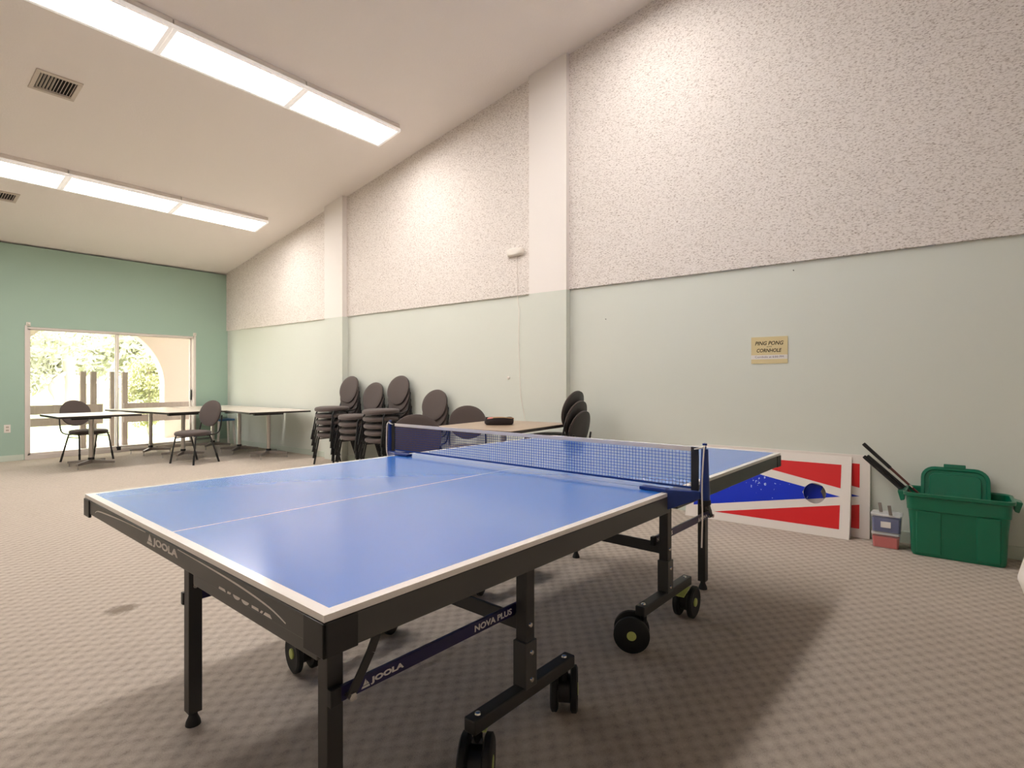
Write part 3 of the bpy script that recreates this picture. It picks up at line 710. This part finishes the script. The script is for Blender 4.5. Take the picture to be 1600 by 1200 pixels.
    paint('blue_wedge', lambda a: mid - half * ua(a) * .86, lambda a: mid + half * ua(a) * .86, ax0, hc[0], BLUW)
    paint('blue_wedge_tip', lambda a: mid - half * ua(a) * .86, lambda a: mid + half * ua(a) * .86, hc[0], ax1, BLUW)
    paint('red_field', lambda a: min(BH - bw, mid + half * ua(a) * .88 + .062), lambda a: BH - bw, ax0, ax1, M['red'])
    paint('red_field', lambda a: bw, lambda a: max(bw, mid - half * ua(a) * .88 - .062), ax0, ax1, M['red'])
    return t
board(.552, 4.645, 4.80, 'front cornhole board, red white and blue with a round hole, leaning behind the blue table')
board(.437, 4.765, 4.805, 'rear cornhole board, mostly hidden, its right end showing beside the front board')

# ------------------------------------------------------------------ stacked clear boxes
def clearbox(x0, x1, y0, y1, z0, h_, fill, label, tagged, nm):
    t = thing('storage_box', label, 'box', ((x0+x1)/2, (y0+y1)/2, z0)); wx, wy = (x1-x0)/2, (y1-y0)/2
    m_ = MB()
    def rr(w1, w2, z_): 
        return [Vector(p) for p in ((-w1+.01,-w2,z_),(w1-.01,-w2,z_),(w1,-w2+.01,z_),(w1,w2-.01,z_),(w1-.01,w2,z_),(-w1+.01,w2,z_),(-w1,w2-.01,z_),(-w1,-w2+.01,z_))]
    m_.rings([rr(wx*.90, wy*.90, .001), rr(wx*.97, wy*.97, h_ - .014)]).build('tub', M['clearplastic'], t)
    MB().rings([rr(wx, wy, h_ - .015), rr(wx, wy, h_ - .004), rr(wx*.9, wy*.9, h_ - .001)]).build('lid', M['frosted'], t)
    ct = MB().rings([rr(wx*.86, wy*.86, .005), rr(wx*.90, wy*.90, h_ - .03)]).build('contents', fill, t)
    if tagged:
        MB().box(-wx*.99 - .001, -wx*.985, -.028, .030, h_*.28, h_*.60).build('paper_label', M['white'], t)
        m_ = MB(); 
        for s_ in (-1, 1): m_.beam((s_*.035 - .03, s_*.03, h_ - .02), (s_*.035 - .03, s_*.03 + .012, h_ + .062), .02, .012, (1, 0, 0))
        m_.build('handle', M['castarm'], t, bevel=.002)
    return t
clearbox(4.56, 4.70, .245, .412, 0, .108, mat('red bean bags', srgb(206, 70, 66), .8), 'lower clear plastic box filled with red, on the carpet beside the green tub', False, 'l')
clearbox(4.555, 4.70, .235, .415, .109, .128, mat('blue bean bags', srgb(52, 70, 140), .8), 'upper clear plastic box filled with blue, white label on its front', True, 'u')

# ------------------------------------------------------------------ green tub with lid and sticks
o = thing('storage_tub', 'large green plastic storage tub without its lid on, against the pale wall', 'tub', (4.645, -.055, 0))
def rrect(w1, w2, z_, r_=.04, ribs=0, k=6, cx=0):
    pts = []
    for (sx_, sy_, a0) in ((1, 1, 0), (-1, 1, PI/2), (-1, -1, PI), (1, -1, 3*PI/2)):
        for j in range(k + 1):
            a = a0 + PI/2 * j / k; pts.append(Vector((sx_ * (w1 - r_) + r_ * math.cos(a) + cx, sy_ * (w2 - r_) + r_ * math.sin(a), z_)))
    return pts
MB().rings([rrect(.118, .232, .002, .03), rrect(.124, .240, .02, .035), rrect(.138, .252, .30, .035), rrect(.140, .254, .302, .035), rrect(.148, .262, .306, .04), rrect(.152, .266, .39, .04),
            rrect(.164, .280, .395, .05), rrect(.166, .282, .415, .05), rrect(.158, .274, .418, .05), rrect(.148, .264, .41, .04), rrect(.140, .256, .30, .035), rrect(.115, .228, .014, .03)]).build('tub_body', M['green'], o, smooth=True)
for y_ in (.10, -.07):                                      # moulded upright ribs on the front
    m_ = MB(); m_.add([(-.121, y_-.085, .02), (-.121, y_+.085, .02), (-.137, y_+.085, .295), (-.137, y_-.085, .295), (-.127, y_-.078, .02), (-.127, y_+.078, .02), (-.1445, y_+.078, .290), (-.1445, y_-.078, .290)],
                       [(0,3,2,1),(4,5,6,7),(0,1,5,4),(1,2,6,5),(2,3,7,6),(3,0,4,7)])
    if y_ > 0: pass
for y0, y1 in ((.075, .215), (-.215, -.09)):
    m_ = MB(); m_.add([(-.118, y0, .02), (-.118, y1, .02), (-.134, y1, .300), (-.134, y0, .300), (-.128, y0+.008, .02), (-.128, y1-.008, .02), (-.1455, y1-.008, .298), (-.1455, y0+.008, .298)],
                       [(0,3,2,1),(4,5,6,7),(0,1,5,4),(1,2,6,5),(2,3,7,6),(3,0,4,7)])
    m_.build('moulded_rib', M['green'], o, bevel=.004)
for s_ in (-1, 1):
    m_ = MB(); ya, yb = s_ * .276, s_ * .318
    m_.add([(-.06, ya, .345), (.06, ya, .345), (.06, ya, .412), (-.06, ya, .412), (-.05, s_*.300, .335), (.05, s_*.300, .335), (.05, yb, .402), (-.05, yb, .402)],
           [(0,3,2,1),(4,5,6,7),(0,1,5,4),(1,2,6,5),(2,3,7,6),(3,0,4,7)])
    m_.build('handle', M['green'], o, bevel=.006)
o = thing('tub_lid', 'green plastic lid standing upright inside the green tub', 'lid', (4.675, -.045, .075))
o.rotation_euler = (0, R(11), 0)
def lr(w1, h0, h1, r_, d_): return [Vector((d_, y_, (h0 + h1) / 2 + z_)) for y_, z_ in [(p.x, p.y) for p in rrect(w1, (h1 - h0) / 2, 0, r_)]]
MB().rings([lr(.178, 0, .495, .075, 0), lr(.182, -.004, .499, .078, -.006), lr(.182, -.004, .499, .078, -.016), lr(.165, .015, .480, .065, -.018), lr(.160, .022, .474, .055, -.008), lr(.138, .045, .455, .04, -.008), lr(.134, .05, .45, .035, -.020), lr(.05, .2, .3, .02, -.021)]).build('lid_panel', M['greenlid'], o, smooth=True)
MB().rings([lr(.052, .10, .335, .01, -.019), lr(.052, .10, .335, .01, -.025), lr(.047, .105, .33, .008, -.027)]).build('raised_center', M['greenlid'], o, smooth=True)
MB().box(-.022, .006, -.058, .058, .495, .520).build('latch_tab', M['greenlid'], o, bevel=.003)
def stick(a, b_, label, c1, c2, sp=.36):
    a, b_ = Vector(a), Vector(b_); t = thing('game_stick', label, 'stick', tuple(a)); d_ = b_ - a
    MB().tube([(0,0,0), d_ * .02, d_ * sp], [.0125, .0135, .012], 10).build('grip', c1, t, smooth=True)
    MB().tube([d_ * sp, d_ * .62, d_ * 1.0], [.009, .008, .006], 10).build('shaft', c2, t, smooth=True)
    MB().tube([d_ * .60, d_ * .64], [.0095, .0095], 10).build('ferrule', M['chrome'], t, smooth=True)
brn = mat('red brown shaft', srgb(84, 44, 40), .4)
stick((4.70, .470, .700), (4.66, .02, .26), 'highest black stick leaning out of the green tub', M['blackplastic'], brn)
stick((4.69, .466, .610), (4.63, -.02, .16), 'lower left black stick leaning out of the green tub', M['blackplastic'], brn, .55)
stick((4.715, .448, .612), (4.665, -.01, .20), 'lower right black stick leaning out of the green tub, beside its twin', M['blackplastic'], brn, .5)
# white bulged bin cut by the right edge of the view
o = tag(MB().lathe([(.0, .0), (.14, .0), (.150, .01), (.21, .18), (.21, .19), (.165, .38), (.160, .385), (.150, .38), (.0, .26)], (3.655, -.485, 0), 48).build('waste_bin', M['offwhite'], smooth=True), 'white plastic bin cut off by the right edge of the photograph', 'bin')

# ------------------------------------------------------------------ outside the glass door
m = mat('concrete slab', srgb(206, 200, 190), .9); M['concrete'] = m
m = mat('lawn grass', srgb(150, 160, 100), .95); n = N(m); o_ = n.obj()
n.base(n.mix(n.noise(o_, 3, 4), srgb(132, 146, 84), srgb(176, 178, 126))); M['lawn'] = m
m = mat('beige stucco', srgb(196, 176, 162), .9); n = N(m); n.bump(n.noise(n.obj(), 70, 4), .3, .006); M['stucco'] = m
m = mat('weathered wood', srgb(120, 98, 84), .85); n = N(m); n.base(n.mix(n.noise(n.scale(n.obj(), (30, 30, 3)), 1, 5), srgb(124, 106, 96), srgb(160, 140, 128))); M['wood'] = m
struct('patio_slab', MB().box(-4, 9, DF + .02, 13.1, -.14, -.02), M['concrete'])
tag(MB().box(-60, 80, 13.1, 120, -.3, -.08).build('lawn', M['lawn']), kind='structure')
# arched patio wall
CX, CZ, RR = 3.256, 1.067, 1.24; Y0, Y1 = 12.7, 12.95
mb = MB(); k = 40
def archring(y_): return [(CX - RR, y_, -.05)] + [(CX - RR * math.cos(PI * j / k), y_, CZ + RR * math.sin(PI * j / k)) for j in range(k + 1)] + [(CX + RR, y_, -.05)]
def outer(y_):
    pts = [(0.2, y_, -.05)]
    for j in range(k + 1):
        c_, s_ = -math.cos(PI * j / k), math.sin(PI * j / k); t_ = min(3.056 / max(abs(c_), 1e-6), (2.9 - CZ) / max(s_, 1e-6)); pts.append((CX + c_ * t_, y_, CZ + s_ * t_))
    return pts + [(6.312, y_, -.05)]
a, b_, c_, d_ = archring(Y0), outer(Y0), archring(Y1), outer(Y1); q = len(a)
fs = []
for j in range(q - 1): fs += [(j, q+j, q+j+1, j+1), (2*q+j, 2*q+j+1, 3*q+j+1, 3*q+j), (j, j+1, 2*q+j+1, 2*q+j)]
mb.add(a + b_ + c_ + d_, fs); struct('patio_arch_wall', mb, M['stucco'])
struct('patio_roof', MB().box(-1, 6.4, DF + .16, 13.2, 2.72, 2.9), M['cream'])
struct('patio_side_wall', MB().box(5.6, 5.8, DF + .16, 12.7, -.05, 2.72), M['stucco'])
def benchrail(posts, x0, x1, label):
    t = thing('wooden_bench', label, 'bench', ((x0 + x1) / 2, 11.9, -.02)); mx_ = (x0 + x1) / 2
    for p in posts: MB().box(p - mx_ - .04, p - mx_ + .04, -.04, .04, 0, 1.345).build('post', M['wood'], t)
    MB().box(x0 - mx_, x1 - mx_, -.09, -.045, .62, .77).build('plank', M['wood'], t)
    MB().box(x0 - mx_, x1 - mx_, -.09, -.045, .42, .555).build('plank', M['wood'], t)
benchrail((2.93, 3.08), 1.4, 3.20, 'weathered wooden bench rail with two tall posts outside, left of the door divider')
benchrail((3.37, 3.555), 3.52, 4.72, 'weathered wooden bench rail with two tall posts outside, right of the door divider')
# trees
def leaves(n_, clusters, size, flat=.5):
    m_ = MB()
    for _ in range(n_):
        c_, r_ = random.choice(clusters)
        while True:
            p = Vector((random.uniform(-1, 1), random.uniform(-1, 1), random.uniform(-1, 1)))
            if p.length < 1: break
        p = Vector(c_) + Vector((p.x * r_[0], p.y * r_[1], p.z * r_[2]))
        a = Vector((random.gauss(0,1), random.gauss(0,1), random.gauss(0,1))).normalized(); b_ = a.orthogonal().normalized(); s_ = size * random.uniform(.6, 1.4)
        m_.add([p - a * s_, p + b_ * s_ * flat, p + a * s_, p - b_ * s_ * flat], [(0,1,2,3)])
    return m_
def leafmat(name, c1, c2):
    m = mat(name, c1, .7); n = N(m); n.base(n.mix(n.noise(n.obj(), 1.5, 3), c1, c2)); n.p.inputs['Transmission Weight'].default_value = 0; return m
lm1 = leafmat('oak leaves', srgb(122, 130, 100), srgb(168, 162, 138)); lm2 = leafmat('shrub leaves', srgb(128, 136, 84), srgb(184, 182, 134)); bark = mat('pale bark', srgb(176, 164, 156), .9)
def dirp(px, Yd):  # room X for an image column at room depth Y
    b0, b1 = math.cos(PHI), math.sin(PHI); cx_ = (px - 800) / 860.6
    return Yd * (b0 * cx_ + b1) / (-b1 * cx_ + b0)
t = thing('oak_tree', 'spreading pale barked tree on the lawn seen through the left glass pane', 'tree', (dirp(108, 24), 24, -.08))
tx = 0
m_ = MB(); m_.tube(interp([(0, 0, -.1), (.05, 0, 1.2), (-.05, .1, 2.3), (.1, .1, 3.4)], 4), [.20, .19, .18, .17, .17, .16, .16, .15, .15, .15, .14, .14, .13], 10)
m_.tube(interp([(-.0, 0, 2.2), (-.9, .2, 2.3), (-1.8, .2, 2.35), (-2.8, 0, 2.1)], 4), .08, 8); m_.tube(interp([(0, 0, 2.3), (1.0, .1, 2.6), (1.9, .1, 2.9), (3, 0, 3.2)], 4), .09, 8)
m_.tube(interp([(1.9, .1, 2.9), (1.4, 0, 2.0), (1.1, 0, 1.4)], 4), .06, 8); m_.tube(interp([(-.5, 0, .0), (-.35, 0, .6), (-.5, 0, 1.1), (0, 0, 1.6)], 4), .08, 8)
m_.build('trunk', bark, t, smooth=True)
cl = [((random.uniform(-5, 6), random.uniform(-2, 2), random.uniform(2.3, 6)), (1.2, 1.2, .8)) for _ in range(46)] + [((random.uniform(-3.8, -1), random.uniform(-1, 1), random.uniform(1.2, 2.2)), (.8, .8, .5)) for _ in range(10)]
leaves(15000, cl, .095).build('foliage', lm1, t)
t = thing('bushy_shrub', 'tall yellow green shrub right behind the patio arch', 'shrub', (dirp(232, 14.6), 14.6, -.08))
MB().tube([(0,0,0), (.03,0,.8), (0,0,1.6)], [.05,.04,.03], 8).build('stem', bark, t, smooth=True)
leaves(7000, [((random.uniform(-.25, .35), random.uniform(-.3, .3), random.uniform(.4, 1.75)), (.32, .32, .28)) for _ in range(22)], .035).build('foliage', lm2, t)
for i, (px, yy, s_, l_) in enumerate([(60, 44, 5, 'distant green tree behind the pale house, leftmost through the door'), (150, 50, 6, 'distant green tree seen between the wooden posts'), (205, 36, 4.5, 'distant green tree seen above the shrub through the right pane')]):
    t = thing('distant_tree', l_, 'tree', (dirp(px, yy), yy, -.08), group='distant trees across the lawn')
    MB().tube([(0,0,0), (0,0,s_*.5)], .2, 8).build('trunk', bark, t)
    leaves(3000, [((random.uniform(-s_*.5, s_*.5), random.uniform(-1, 1), random.uniform(s_*.3, s_*.9)), (s_*.25, 1, s_*.16)) for _ in range(16)], .2).build('foliage', lm1, t)
o = thing('distant_house', 'low white house across the lawn, left through the glass door', 'house', (dirp(66, 40), 40, -.08))
MB().box(-2.2, 2.2, -1, 1, 0, 1.1).build('wall', M['offwhite'], o); MB().add([(-2.4,-1.2,1.1),(2.4,-1.2,1.1),(2.4,1.2,1.1),(-2.4,1.2,1.1),(-2.2,0,1.6),(2.2,0,1.6)], [(0,1,5,4),(2,3,4,5),(0,4,3),(1,2,5),(0,3,2,1)]).build('roof', M['vent'], o)
